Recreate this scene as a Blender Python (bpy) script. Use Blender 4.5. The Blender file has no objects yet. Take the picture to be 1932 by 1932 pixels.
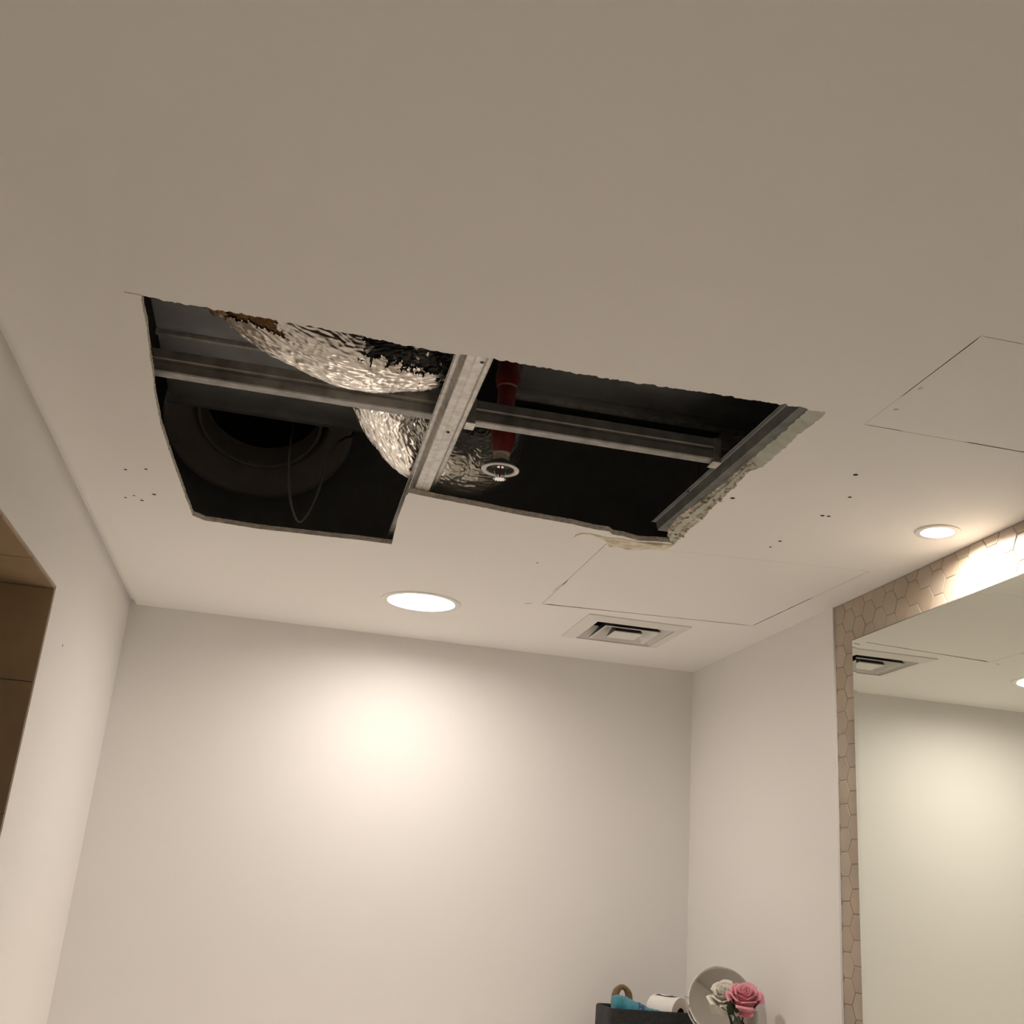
import bpy, bmesh, math, random
import numpy as np
from mathutils import Vector, Matrix, noise
from mathutils.geometry import tessellate_polygon

random.seed(7)
PI = math.pi
scene = bpy.context.scene
COL = scene.collection

# ------------------------------------------------------------------ camera, world, exposure
cam_data = bpy.data.cameras.new('camera')
cam_data.sensor_width = 36.0
cam_data.lens = 36.0 * 2041.7 / 1932.0
cam_data.clip_start = 0.02
cam = bpy.data.objects.new('camera', cam_data)
COL.objects.link(cam)
def camera_rotation(pitch, roll, yaw):
    cx, sx, cy, sy, cz, sz = (math.cos(pitch), math.sin(pitch), math.cos(roll), math.sin(roll), math.cos(yaw), math.sin(yaw))
    Yw = np.array([[cz, -sz, 0], [sz, cz, 0], [0, 0, 1]])
    B = np.array([[1, 0, 0], [0, 0, -1], [0, 1, 0]])
    P = np.array([[1, 0, 0], [0, cx, sx], [0, -sx, cx]])
    Ro = np.array([[cy, -sy, 0], [sy, cy, 0], [0, 0, 1]])
    return Ro @ P @ B @ Yw                      # rows: right, down, forward
R_ = camera_rotation(0.33685385, 0.0807546, 0.18901451)
m = Matrix.Identity(4)
for i in range(3):
    m[i][0], m[i][1], m[i][2] = R_[0][i], -R_[1][i], -R_[2][i]
m[0][3], m[1][3], m[2][3] = 0.0, 0.0, 1.55
cam.matrix_world = m
scene.camera = cam

world = bpy.data.worlds.new('world')
world.use_nodes = True
world.node_tree.nodes['Background'].inputs[0].default_value = (0.0, 0.0, 0.0, 1)
scene.world = world
scene.view_settings.view_transform = 'Standard'
scene.view_settings.look = 'None'
scene.view_settings.gamma = 1.0
scene.view_settings.use_curve_mapping = False
scene.view_settings.exposure = 0.20
LAMP_COL = (1.0, 0.90, 0.825)
BIG_LAMP_W = 6.5
BIG_FILL_W = 9.0
SMALL_LAMP_W = 5.5
REAR_FILL_W = 5.2  # added fill lamp behind the camera, brightens the near ceiling

ZC = 2.40            # ceiling underside
ZT = 2.4125          # back of the ceiling board

# ------------------------------------------------------------------ materials
def mat(name, color, rough=0.5, metal=0.0, var=0.0, vscale=8.0, bump=0.0, bscale=60.0, spec=0.5,
        emit=None, estr=0.0, vcol=None, sheen=0.0, trans=0.0, coat=0.0):
    M = bpy.data.materials.new(name)
    M.use_nodes = True
    nt = M.node_tree
    b = nt.nodes['Principled BSDF']
    b.inputs['Base Color'].default_value = (*color, 1)
    b.inputs['Roughness'].default_value = rough
    b.inputs['Metallic'].default_value = metal
    b.inputs['Specular IOR Level'].default_value = spec
    if sheen: b.inputs['Sheen Weight'].default_value = sheen
    if trans: b.inputs['Transmission Weight'].default_value = trans
    if coat: b.inputs['Coat Weight'].default_value = coat
    if emit:
        b.inputs['Emission Color'].default_value = (*emit, 1)
        b.inputs['Emission Strength'].default_value = estr
    tc = None
    if var or bump:
        tc = nt.nodes.new('ShaderNodeTexCoord')
    if var:
        n = nt.nodes.new('ShaderNodeTexNoise')
        n.inputs['Scale'].default_value = vscale
        n.inputs['Detail'].default_value = 6
        nt.links.new(tc.outputs['Object'], n.inputs['Vector'])
        mx = nt.nodes.new('ShaderNodeMix')
        mx.data_type = 'RGBA'
        c2 = vcol if vcol else tuple(max(0, c * (1 - var)) for c in color)
        mx.inputs[6].default_value = (*color, 1)
        mx.inputs[7].default_value = (*c2, 1)
        cr = nt.nodes.new('ShaderNodeMapRange')
        cr.inputs[1].default_value = 0.38
        cr.inputs[2].default_value = 0.66
        nt.links.new(n.outputs['Fac'], cr.inputs[0])
        nt.links.new(cr.outputs[0], mx.inputs[0])
        nt.links.new(mx.outputs[2], b.inputs['Base Color'])
    if bump:
        n2 = nt.nodes.new('ShaderNodeTexNoise')
        n2.inputs['Scale'].default_value = bscale
        n2.inputs['Detail'].default_value = 4
        nt.links.new(tc.outputs['Object'], n2.inputs['Vector'])
        bp = nt.nodes.new('ShaderNodeBump')
        bp.inputs['Strength'].default_value = bump
        bp.inputs['Distance'].default_value = 0.01
        nt.links.new(n2.outputs['Fac'], bp.inputs['Height'])
        nt.links.new(bp.outputs['Normal'], b.inputs['Normal'])
    return M

M = {}
M['wall'] = mat('wall_paint', (0.86, 0.84, 0.81), 0.55, bump=0.02, bscale=180)
M['ceiling'] = mat('ceiling_paint', (0.86, 0.84, 0.81), 0.75, bump=0.02, bscale=160)
M['core'] = mat('plaster_core', (0.82, 0.755, 0.65), 0.95, var=0.25, vscale=60, bump=0.5, bscale=220)
M['core_dirty'] = mat('plaster_core_crumbled', (0.76, 0.70, 0.58), 0.95, var=0.5, vscale=45, bump=0.8, bscale=160, vcol=(0.36, 0.30, 0.21))
M['green_paper'] = mat('green_board_paper', (0.55, 0.58, 0.49), 0.85, var=0.15, vscale=30, bump=0.2, bscale=120)
M['peeled'] = mat('peeled_paper', (0.80, 0.745, 0.61), 0.8, var=0.35, vscale=40, bump=0.4, bscale=90, vcol=(0.55, 0.47, 0.30))
M['floor'] = mat('floor_stone', (0.82, 0.77, 0.70), 0.35, var=0.10, vscale=3)
M['concrete'] = mat('slab_concrete', (0.24, 0.25, 0.26), 0.9, var=0.3, vscale=5)
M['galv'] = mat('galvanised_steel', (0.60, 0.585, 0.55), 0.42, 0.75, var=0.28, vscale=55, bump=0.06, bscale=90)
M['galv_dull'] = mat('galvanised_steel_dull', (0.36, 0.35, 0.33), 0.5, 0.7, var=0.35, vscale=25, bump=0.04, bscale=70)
M['galv_dark'] = mat('galvanised_steel_dark', (0.17, 0.175, 0.165), 0.5, 0.5, var=0.35, vscale=30, bump=0.04, bscale=70)  # darker tone of the galvanised steel
M['joint_shade'] = mat('shaded_joint', (0.10, 0.08, 0.06), 0.9)  # shade of the gaps, painted into hatch and screw-hole rims
M['duct_sheet'] = mat('duct_sheet_steel', (0.30, 0.305, 0.31), 0.5, 0.5, var=0.35, vscale=6, bump=0.05, bscale=30)
M['drum'] = mat('fan_housing_plastic', (0.72, 0.65, 0.58), 0.5, var=0.2, vscale=6)
M['black'] = mat('black_plastic', (0.015, 0.015, 0.016), 0.35)
M['hollow_shade'] = mat('hollow_shade_black', (0.02, 0.021, 0.023), 0.22, bump=0.5, bscale=40)  # black stands in for the shade in the duct's dark hollow
M['red'] = mat('red_pipe_paint', (0.22, 0.026, 0.022), 0.3, var=0.35, vscale=22, coat=0.3)
M['white_metal'] = mat('white_enamel', (0.80, 0.78, 0.74), 0.35)
M['label'] = mat('sticker_paper', (0.62, 0.56, 0.42), 0.6, var=0.45, vscale=130, vcol=(0.33, 0.28, 0.20))
M['chrome'] = mat('chrome', (0.86, 0.86, 0.86), 0.07, 1.0)
M['grey_cup'] = mat('grey_cup', (0.12, 0.125, 0.12), 0.25)
M['fibreglass'] = mat('brown_fibreglass', (0.40, 0.22, 0.09), 0.95, var=0.7, vscale=22, bump=1.0, bscale=120, vcol=(0.16, 0.075, 0.03))
M['tile'] = mat('taupe_hex_tile', (0.46, 0.38, 0.29), 0.34, var=0.14, vscale=7, bump=0.03, bscale=12)
M['tile2'] = mat('taupe_hex_tile_warm', (0.46, 0.37, 0.27), 0.34, var=0.14, vscale=7, bump=0.03, bscale=12)
M['tile3'] = mat('taupe_hex_tile_pale', (0.50, 0.415, 0.325), 0.34, var=0.14, vscale=7, bump=0.03, bscale=12)
M['grout'] = mat('tile_grout', (0.62, 0.53, 0.43), 0.9)
M['stone'] = mat('brown_stone_tile', (0.40, 0.29, 0.175), 0.45, var=0.22, vscale=5, bump=0.02, bscale=40)
M['mirror'] = mat('mirror_silver', (0.80, 0.83, 0.765), 0.015, 1.0)
M['glass_edge'] = mat('mirror_glass_edge', (0.10, 0.09, 0.075), 0.3)
M['vent_white'] = mat('vent_enamel', (0.76, 0.74, 0.70), 0.5)
M['lamp_glow'] = mat('lamp_diffuser', (0.9, 0.9, 0.88), 0.5, emit=(1.0, 0.94, 0.86), estr=9.0)
M['basket'] = mat('black_basket_fabric', (0.028, 0.028, 0.027), 0.85, var=0.4, vscale=60, bump=0.6, bscale=150)
M['teal'] = mat('teal_towel', (0.035, 0.29, 0.38), 0.95, var=0.25, vscale=50, bump=0.6, bscale=260, sheen=0.4)
M['navy'] = mat('navy_band', (0.012, 0.055, 0.15), 0.8, var=0.6, vscale=130, vcol=(0.10, 0.22, 0.35))
M['brown'] = mat('brown_plush', (0.30, 0.175, 0.085), 0.95, var=0.4, vscale=60, bump=0.6, bscale=200, sheen=0.3)
M['tissue'] = mat('white_tissue', (0.84, 0.81, 0.76), 0.95, bump=0.15, bscale=150)
M['tissue_end'] = mat('tissue_roll_end', (0.66, 0.58, 0.49), 0.95, bump=0.3, bscale=200)
M['card'] = mat('card_tube', (0.20, 0.13, 0.08), 0.9)
M['looking'] = mat('looking_glass', (0.92, 0.92, 0.90), 0.01, 1.0)
M['pink'] = mat('pink_petal', (0.84, 0.33, 0.40), 0.6, var=0.2, vscale=30, sheen=0.2)
M['cream'] = mat('cream_petal', (0.80, 0.76, 0.66), 0.6, var=0.15, vscale=30, sheen=0.2)
M['leaf'] = mat('dark_leaf', (0.022, 0.042, 0.014), 0.5, var=0.3, vscale=20)
M['stem'] = mat('green_stem', (0.03, 0.06, 0.02), 0.5)
M['vase'] = mat('vase_ceramic', (0.75, 0.74, 0.72), 0.3)
M['bottle'] = mat('frosted_bottle', (0.46, 0.43, 0.37), 0.3, coat=0.3)
M['cap'] = mat('bottle_cap', (0.42, 0.39, 0.34), 0.35)
M['counter'] = mat('counter_stone', (0.66, 0.62, 0.56), 0.3, var=0.12, vscale=8)
M['cabinet'] = mat('cabinet_lacquer', (0.60, 0.57, 0.52), 0.45)
M['cable'] = mat('grey_cable', (0.16, 0.155, 0.15), 0.5)

def foil_material():
    F = bpy.data.materials.new('crumpled_foil')
    F.use_nodes = True
    nt = F.node_tree
    b = nt.nodes['Principled BSDF']
    b.inputs['Base Color'].default_value = (0.86, 0.83, 0.785, 1)
    b.inputs['Metallic'].default_value = 1.0
    b.inputs['Roughness'].default_value = 0.30
    tc = nt.nodes.new('ShaderNodeTexCoord')
    mp = nt.nodes.new('ShaderNodeMapping')
    mp.inputs['Scale'].default_value = (1, 1, 1)
    nt.links.new(tc.outputs['UV'], mp.inputs['Vector'])
    n = nt.nodes.new('ShaderNodeTexNoise')
    n.noise_type = 'RIDGED_MULTIFRACTAL'
    n.inputs['Scale'].default_value = 9.0
    n.inputs['Detail'].default_value = 5
    nt.links.new(mp.outputs['Vector'], n.inputs['Vector'])
    bp = nt.nodes.new('ShaderNodeBump')
    bp.inputs['Strength'].default_value = 0.35
    bp.inputs['Distance'].default_value = 0.004
    nt.links.new(n.outputs['Fac'], bp.inputs['Height'])
    nt.links.new(bp.outputs['Normal'], b.inputs['Normal'])
    return F
M['foil'] = foil_material()

# ------------------------------------------------------------------ helpers
def tag(o, label=None, cat=None, group=None, kind=None):
    if label: o['label'] = label
    if cat: o['category'] = cat
    if group: o['group'] = group
    if kind: o['kind'] = kind
    return o

def link(name, me, parent=None, loc=None):
    o = bpy.data.objects.new(name, me)
    COL.objects.link(o)
    if parent is not None: o.parent = parent
    if loc is not None: o.location = loc
    return o

def empty(name, loc=(0, 0, 0), rot=(0, 0, 0)):
    o = bpy.data.objects.new(name, None)
    COL.objects.link(o)
    o.location = loc
    o.rotation_euler = rot
    o.empty_display_size = 0.05
    return o

def from_data(name, verts, faces, material, parent=None, smooth=False, loc=None, mats=None, midx=None):
    me = bpy.data.meshes.new(name)
    me.from_pydata([tuple(v) for v in verts], [], faces)
    for mm in (mats or [material]): me.materials.append(mm)
    if midx is not None: me.polygons.foreach_set('material_index', midx)
    if smooth: me.polygons.foreach_set('use_smooth', [True] * len(me.polygons))
    me.update()
    return link(name, me, parent, loc)

def from_bm(name, bm, material, parent=None, smooth=False, loc=None):
    bmesh.ops.recalc_face_normals(bm, faces=bm.faces[:])
    me = bpy.data.meshes.new(name)
    bm.to_mesh(me)
    bm.free()
    me.materials.append(material)
    if smooth: me.polygons.foreach_set('use_smooth', [True] * len(me.polygons))
    return link(name, me, parent, loc)

def add_box(bm, lo, hi, bevel=0.0):
    r = bmesh.ops.create_cube(bm, size=1.0)
    for v in r['verts']:
        v.co = Vector([lo[i] + (v.co[i] + 0.5) * (hi[i] - lo[i]) for i in range(3)])
    if bevel:
        es = list({e for v in r['verts'] for e in v.link_edges})
        bmesh.ops.bevel(bm, geom=es, offset=bevel, segments=2, affect='EDGES')

def box(name, lo, hi, material, parent=None, bevel=0.0):
    bm = bmesh.new()
    add_box(bm, lo, hi, bevel)
    return from_bm(name, bm, material, parent)

def lathe_data(prof, n=48, closed=False):
    """prof: list of (r, z); revolve about Z"""
    vs, fs = [], []
    k = len(prof)
    for i in range(n):
        a = 2 * PI * i / n
        for r, z in prof: vs.append((r * math.cos(a), r * math.sin(a), z))
    for i in range(n):
        j = (i + 1) % n
        for q in range(k if closed else k - 1):
            q2 = (q + 1) % k
            fs.append((i * k + q, j * k + q, j * k + q2, i * k + q2))
    return vs, fs

def lathe(name, prof, material, parent=None, n=48, closed=False, smooth=True, loc=None):
    bm = bmesh.new()
    vs, fs = lathe_data(prof, n, closed)
    bv = [bm.verts.new(v) for v in vs]
    for f in fs: bm.faces.new([bv[i] for i in f])
    bmesh.ops.remove_doubles(bm, verts=bm.verts[:], dist=1e-6)
    o = from_bm(name, bm, material, parent, smooth, loc)
    if smooth:
        for p in o.data.polygons: p.use_smooth = True
        try: o.data.set_sharp_from_angle(angle=math.radians(35))
        except Exception: pass
    return o

def spline(pts, n):
    P = [Vector(p) for p in pts]
    P = [P[0] * 2 - P[1]] + P + [P[-1] * 2 - P[-2]]
    out = []
    segs = len(P) - 3
    for i in range(n):
        t = i / (n - 1) * segs
        k = min(int(t), segs - 1)
        u = t - k
        a, b, c, d = P[k:k + 4]
        out.append(0.5 * ((2 * b) + (c - a) * u + (2 * a - 5 * b + 4 * c - d) * u * u + (3 * b - a - 3 * c + d) * u ** 3))
    return out

def frames(path):
    T = []
    for i in range(len(path)):
        a = path[max(0, i - 1)]; b = path[min(len(path) - 1, i + 1)]
        T.append((b - a).normalized())
    ref = Vector((0, 0, 1)) if abs(T[0].z) < 0.9 else Vector((1, 0, 0))
    N = (ref - T[0] * ref.dot(T[0])).normalized()
    out = []
    for t in T:
        N = (N - t * N.dot(t)).normalized()
        out.append((t, N, t.cross(N)))
    return out

def tube(name, pts, radius, material, parent=None, n=24, sides=12, cap=True, loc=None, smooth=True):
    path = spline(pts, n)
    fr = frames(path)
    rad = radius if callable(radius) else (lambda t: radius)
    vs, fs = [], []
    for i, (p, (t, N, B)) in enumerate(zip(path, fr)):
        r = rad(i / (n - 1))
        for s in range(sides):
            a = 2 * PI * s / sides
            vs.append(p + (N * math.cos(a) + B * math.sin(a)) * r)
    for i in range(n - 1):
        for s in range(sides):
            s2 = (s + 1) % sides
            fs.append((i * sides + s, i * sides + s2, (i + 1) * sides + s2, (i + 1) * sides + s))
    if cap:
        fs.append(tuple(range(sides))[::-1])
        fs.append(tuple((n - 1) * sides + s for s in range(sides)))
    return from_data(name, vs, fs, material, parent, smooth, loc)

def resample(pts, step, jitter=0.0, seed=0):
    out = []
    for i in range(len(pts) - 1):
        a, b = Vector((*pts[i], 0)), Vector((*pts[i + 1], 0))
        L = (b - a).length
        k = max(1, int(round(L / step)))
        for j in range(k):
            p = a.lerp(b, j / k)
            if jitter and not (j == 0 and i == 0):
                d = (b - a).normalized()
                nn = Vector((-d.y, d.x, 0))
                q = noise.noise(Vector((p.x * 90, p.y * 90, seed))) + 0.6 * noise.noise(Vector((p.x * 260, p.y * 260, seed + 4)))
                p = p + nn * q * jitter
            out.append((p.x, p.y))
    out.append(tuple(pts[-1]))
    return out

def resample_n(pts, n):
    P = [Vector((*p, 0)) for p in pts]
    L = [0]
    for a, b in zip(P, P[1:]): L.append(L[-1] + (b - a).length)
    out = []
    for i in range(n):
        t = L[-1] * i / (n - 1)
        k = 0
        while k < len(L) - 2 and L[k + 1] < t: k += 1
        u = (t - L[k]) / max(1e-9, L[k + 1] - L[k])
        p = P[k].lerp(P[k + 1], u)
        out.append((p.x, p.y))
    return out

def poly_prism(bm, pts, z0, z1):
    lo = [bm.verts.new((x, y, z0)) for x, y in pts]
    hi = [bm.verts.new((x, y, z1)) for x, y in pts]
    n = len(pts)
    for i in range(n): bm.faces.new((lo[i], lo[(i + 1) % n], hi[(i + 1) % n], hi[i]))
    bm.faces.new(lo); bm.faces.new(hi)

# ------------------------------------------------------------------ the room shell
XL, XR, XTILE = -0.586, 1.5045, 1.5105
YB, YN = 3.905, -1.2
ZS = 3.30
def struct(o): o['kind'] = 'structure'; return o

struct(box('floor', (-1.7, YN - 0.1, -0.1), (1.75, YB + 0.2, 0.0), M['floor']))
struct(box('wall_back', (-0.75, YB, 0.0), (1.75, YB + 0.15, ZS), M['wall']))
struct(box('wall_near', (-1.7, YN - 0.15, 0.0), (1.75, YN, ZS), M['wall']))
bm = bmesh.new()
SY0, SY1, SZ = 1.35, 2.7186, 2.1572          # the opening to the shower alcove
add_box(bm, (-0.75, YN, 0.0), (XL, SY0, ZS))
add_box(bm, (-0.75, SY1 + 0.0085, 0.0), (XL, YB, ZS))
add_box(bm, (-0.75, SY0, SZ + 0.0085), (XL, SY1 + 0.0085, ZS))
wall_left = struct(from_bm('wall_left', bm, M['wall']))
bm = bmesh.new()
add_box(bm, (XR, 2.803, 0.0), (1.66, YB, ZS))
wall_right = struct(from_bm('wall_right', bm, M['wall']))
struct(box('wall_plenum', (1.56, YN, ZC + 0.03), (1.66, 2.803, ZS), M['concrete']))
wall_tiled = struct(box('wall_tiled', (XTILE + 0.003, YN, 0.0), (1.66, 2.803, ZC + 0.03), M['grout']))
struct(box('ceiling_slab', (-1.7, YN - 0.1, ZS), (1.75, YB + 0.2, ZS + 0.1), M['concrete']))

# shower alcove behind the left wall: stone tiles on its far wall and its soffit
alc = struct(box('wall_alcove', (-1.65, SY1 + 0.0085, 0.0), (-0.7505, SY1 + 0.10, ZS), M['grout']))
struct(box('wall_alcove_left', (-1.70, SY0 - 0.15, 0.0), (-1.60, SY1, ZS), M['stone']))
struct(box('wall_alcove_near', (-1.60, SY0 - 0.15, 0.0), (-0.7505, SY0 - 0.05, ZS), M['stone']))
soff = struct(box('ceiling_alcove', (-1.60, SY0 - 0.05, SZ + 0.0085), (-0.7505, SY1 + 0.008, SZ + 0.05), M['grout']))
def stone_tile(parent, lo, hi):
    bm = bmesh.new(); add_box(bm, lo, hi, 0.0012)
    return from_bm('stone_tile', bm, M['stone'], parent)
zj = [0.0, 0.128, 0.428, 0.729, 1.029, 1.329, 1.629, 1.929, SZ]
for r in range(len(zj) - 1):
    for x0, x1 in ((-1.60, -1.185), (-1.1835, -0.5875)):
        stone_tile(alc, (x0, SY1, zj[r] + 0.0008), (x1, SY1 + 0.008, zj[r + 1] - 0.0008))
for y0, y1 in ((SY0, 1.75), (1.75, 2.15), (2.15, 2.45), (2.45, SY1 - 0.0005)):
    for x0, x1 in ((-1.60, -1.185), (-1.1835, -0.5875)):
        stone_tile(soff, (x0, y0 + 0.0008, SZ), (x1, y1 - 0.0008, SZ + 0.008))

bm = bmesh.new()
bmesh.ops.create_cone(bm, cap_ends=True, segments=10, radius1=0.0028, radius2=0.0028, depth=0.0016)
o = from_bm('nail_hole', bm, M['black'], wall_left)
o.rotation_euler = (0, PI / 2, 0)
o.location = (XL, 2.9434, 2.0606)

# ------------------------------------------------------------------ ceiling board with the cut hole
NEAR = [(-0.3188, 1.6184), (-0.2667, 1.6239), (-0.2168, 1.6234), (-0.0725, 1.6271), (-0.0013, 1.6272), (0.1021, 1.6352), (0.1848, 1.6381), (0.252, 1.63), (0.3981, 1.6319), (0.5132, 1.6297), (0.6373, 1.6218), (0.7471, 1.6202), (0.8085, 1.6154), (0.8642, 1.6194)]
RB = [(0.8642, 1.6196), (0.8677, 1.6339), (0.8684, 1.656), (0.8667, 1.6928), (0.8644, 1.7242), (0.8692, 1.7859), (0.87, 1.8607), (0.8704, 1.9), (0.857, 1.9301), (0.8587, 1.9543), (0.8612, 1.9915), (0.8658, 2.02), (0.8656, 2.0561), (0.8691, 2.0868), (0.8705, 2.1289), (0.8744, 2.1864), (0.8789, 2.2306), (0.8796, 2.2835), (0.8795, 2.3277), (0.8835, 2.3656), (0.8847, 2.406), (0.8874, 2.4468)]
RT = [(0.841, 1.6196), (0.841, 1.6389), (0.8436, 1.66), (0.8446, 1.7117), (0.8469, 1.7867), (0.8457, 1.846), (0.8464, 1.88), (0.8456, 1.9523), (0.8483, 2.0232), (0.847, 2.0727), (0.8445, 2.1534), (0.8383, 2.2307), (0.8367, 2.2888), (0.8383, 2.3205), (0.8456, 2.3783), (0.8625, 2.4343)]
FB = [(0.8874, 2.4468), (0.8648, 2.4395), (0.7966, 2.4603), (0.7555, 2.4441), (0.7229, 2.442), (0.7089, 2.4219), (0.6676, 2.4219), (0.6118, 2.4086), (0.4609, 2.394), (0.3462, 2.3755), (0.27, 2.3665), (0.2052, 2.3557)]
ST = [(0.2052, 2.3557), (0.2015, 2.3802), (0.2024, 2.5598), (0.2118, 2.7758)]
FL = [(0.2118, 2.7758), (0.1325, 2.7755), (0.0406, 2.7850), (-0.1369, 2.8000), (-0.2783, 2.7898), (-0.3062, 2.7615)]
LE = [(-0.3062, 2.7615), (-0.3074, 2.7377), (-0.3191, 2.5229), (-0.3298, 2.302), (-0.3348, 2.1568), (-0.3329, 2.0124), (-0.3269, 1.8929), (-0.3253, 1.8249), (-0.3203, 1.7236), (-0.3209, 1.6718), (-0.3188, 1.6184)]
segs = []
for i, (nm, pts, jit) in enumerate((('near', NEAR, 0.0060), ('right', RB, 0.0035), ('far', FB, 0.0022), ('step', ST, 0.0008), ('far_left', FL, 0.0016), ('left', LE, 0.0014))):
    segs.append((nm, resample(pts, 0.0042 if jit > 0.001 else 0.03, jit, i * 3.1)))
hole, hole_top, rim_kind = [], [], []
for nm, pts in segs:
    core = pts[:-1]
    if nm == 'right':
        tp = resample_n(RT, len(pts))[:-1]
        tp = [(x + 0.0035 * noise.noise(Vector((x * 120, y * 120, 9))), y) for x, y in tp]
    elif nm == 'far':
        tp = [(x + 0.001 * noise.noise(Vector((x * 200, y * 200, 2))), y + 0.0022 * noise.noise(Vector((x * 150, 3, 2)))) for x, y in core]
    else:
        tp = [(x, y + 0.0008 * noise.noise(Vector((x * 150, y * 150, 2)))) for x, y in core]
    hole += core; hole_top += tp; rim_kind += [nm] * len(core)

def circ(cx, cy, r, n=40): return [(cx + r * math.cos(2 * PI * i / n), cy + r * math.sin(2 * PI * i / n)) for i in range(n)]
BIG = (0.371, 3.353); BIG_R = 0.112
REAR_FILL = (0.371, 0.30)
SMALL = (1.3926, 2.100); SMALL_R = 0.041
VENT = (1.065, 3.400); VENT_H = 0.150
H1 = [(0.7311, 2.520), (0.7269, 3.1876), (1.3988, 3.1209), (1.4163, 2.4418)]
H2 = [(0.948, 1.290), (0.9515, 1.641), (1.302, 1.6445), (1.3005, 1.292)]
vent_hole = [(VENT[0] + sx * VENT_H, VENT[1] + sy * VENT_H) for sx, sy in ((-1, -1), (1, -1), (1, 1), (-1, 1))]
screws = [(-0.44, 2.476, 3.2), (-0.392, 2.453, 3.2), (-0.464, 2.689, 3.0), (-0.441, 2.663, 2.5), (-0.425, 2.693, 3.8), (-0.39, 2.632, 4.2), (1.058, 1.864, 4.2),
          (1.11, 1.982, 3.4), (1.113, 2.11, 4.0), (1.127, 2.108, 3.6), (1.108, 2.315, 3.6), (1.107, 2.366, 3.0), (0.888, 2.088, 4.2), (0.61, 2.763, 2.6)]
pocks = [circ(x, y, r * 0.00125, 10) for x, y, r in screws]

def gap_outline(P, gaps, seed):
    """outer opening (regular) and inner panel outline whose gap to the opening wavers"""
    outer, inner = [], []
    cx = sum(p[0] for p in P) / 4; cy = sum(p[1] for p in P) / 4
    for i in range(4):
        a = Vector(P[i]); b = Vector(P[(i + 1) % 4])
        n = 26
        d = (b - a).normalized()
        nn = Vector((-d.y, d.x))
        if nn.dot(Vector((cx, cy)) - a) < 0: nn = -nn
        for k in range(n):
            t = k / n
            p = a.lerp(b, t)
            outer.append((p.x, p.y))
            g = gaps[i](t)
            w = 1.0 + 0.45 * noise.noise(Vector((p.x * 25, p.y * 25, seed)))
            pin = max(0.0, min(1.0, min(t, 1 - t) * n))
            q = p + nn * max(0.00015, g * w)
            if k == 0: q = p.lerp(Vector((cx, cy)), 0.0022)
            inner.append((q.x, q.y))
    return outer, inner
lerp = lambda a, b, t: a + (b - a) * t
H1o, H1i = gap_outline(H1, [lambda t: 0.0010 if t < 0.55 else (0.0030 if t < 0.62 else 0.0011),
                            lambda t: lerp(0.0090, 0.0040, t / 0.35) if t < 0.35 else 0.0042,
                            lambda t: 0.0028 if t < 0.55 else 0.0008,
                            lambda t: 0.0005], 3)
H2o, H2i = gap_outline(H2, [lambda t: 0.0018 if t < 0.65 else 0.0004,
                            lambda t: 0.0022 if t < 0.2 else (0.0008 if t < 0.6 else 0.0030),
                            lambda t: 0.0012,
                            lambda t: 0.0012 if t > 0.8 else 0.0005], 8)
CX0, CX1, CY0, CY1 = -0.5645, 1.5105, YN, YB
outer = [(CX0, CY0), (1.5135, CY0), (1.5135, 2.803), (XR, 2.803), (XR, CY1), (CX0, CY1)]

def flat_face(polys, z):
    tris = tessellate_polygon([[Vector((x, y, 0)) for x, y in p] for p in polys])
    vs = [(x, y, z) for p in polys for x, y in p]
    out = []
    for t in tris:
        a, b, c = (Vector(vs[i]) for i in t)
        nz = (b - a).cross(c - a).z
        if abs(nz) < 1e-12: continue
        out.append(tuple(t) if nz < 0 else (t[0], t[2], t[1]))
    return vs, out
loops = [outer, hole, circ(*BIG, BIG_R), circ(*REAR_FILL, BIG_R), circ(*SMALL, SMALL_R, 32), vent_hole, H1o, H2o] + pocks
vs, fs = flat_face(loops, ZC)
# rims of the small openings (the big hole's torn rim is built as parts below)
off = len(outer) + len(hole)
midx = [0] * len(fs)
for q, lp in enumerate(loops[2:]):
    n = len(lp); base = len(vs)
    vs += [(x, y, ZT) for x, y in lp]
    for i in range(n):
        j = (i + 1) % n
        fs.append((off + i, off + j, base + j, base + i))
        midx.append(1 if q >= 4 else 0)
    off += n
ceiling = struct(from_data('ceiling', vs, fs, None, mats=[M['ceiling'], M['joint_shade']], midx=midx))
# recessed strip where the board stops 2 cm short of the left wall
struct(box('trim_1', (XL, YN, ZT + 0.004), (CX0 + 0.03, YB, ZT + 0.02), M['ceiling'])).name = 'trim_1'
e_vs = [(CX0, YN, ZC), (CX0, YB, ZC), (CX0, YB, ZT + 0.004), (CX0, YN, ZT + 0.004)]
from_data('board_edge', e_vs, [(0, 1, 2, 3)], M['ceiling'], ceiling)

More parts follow.
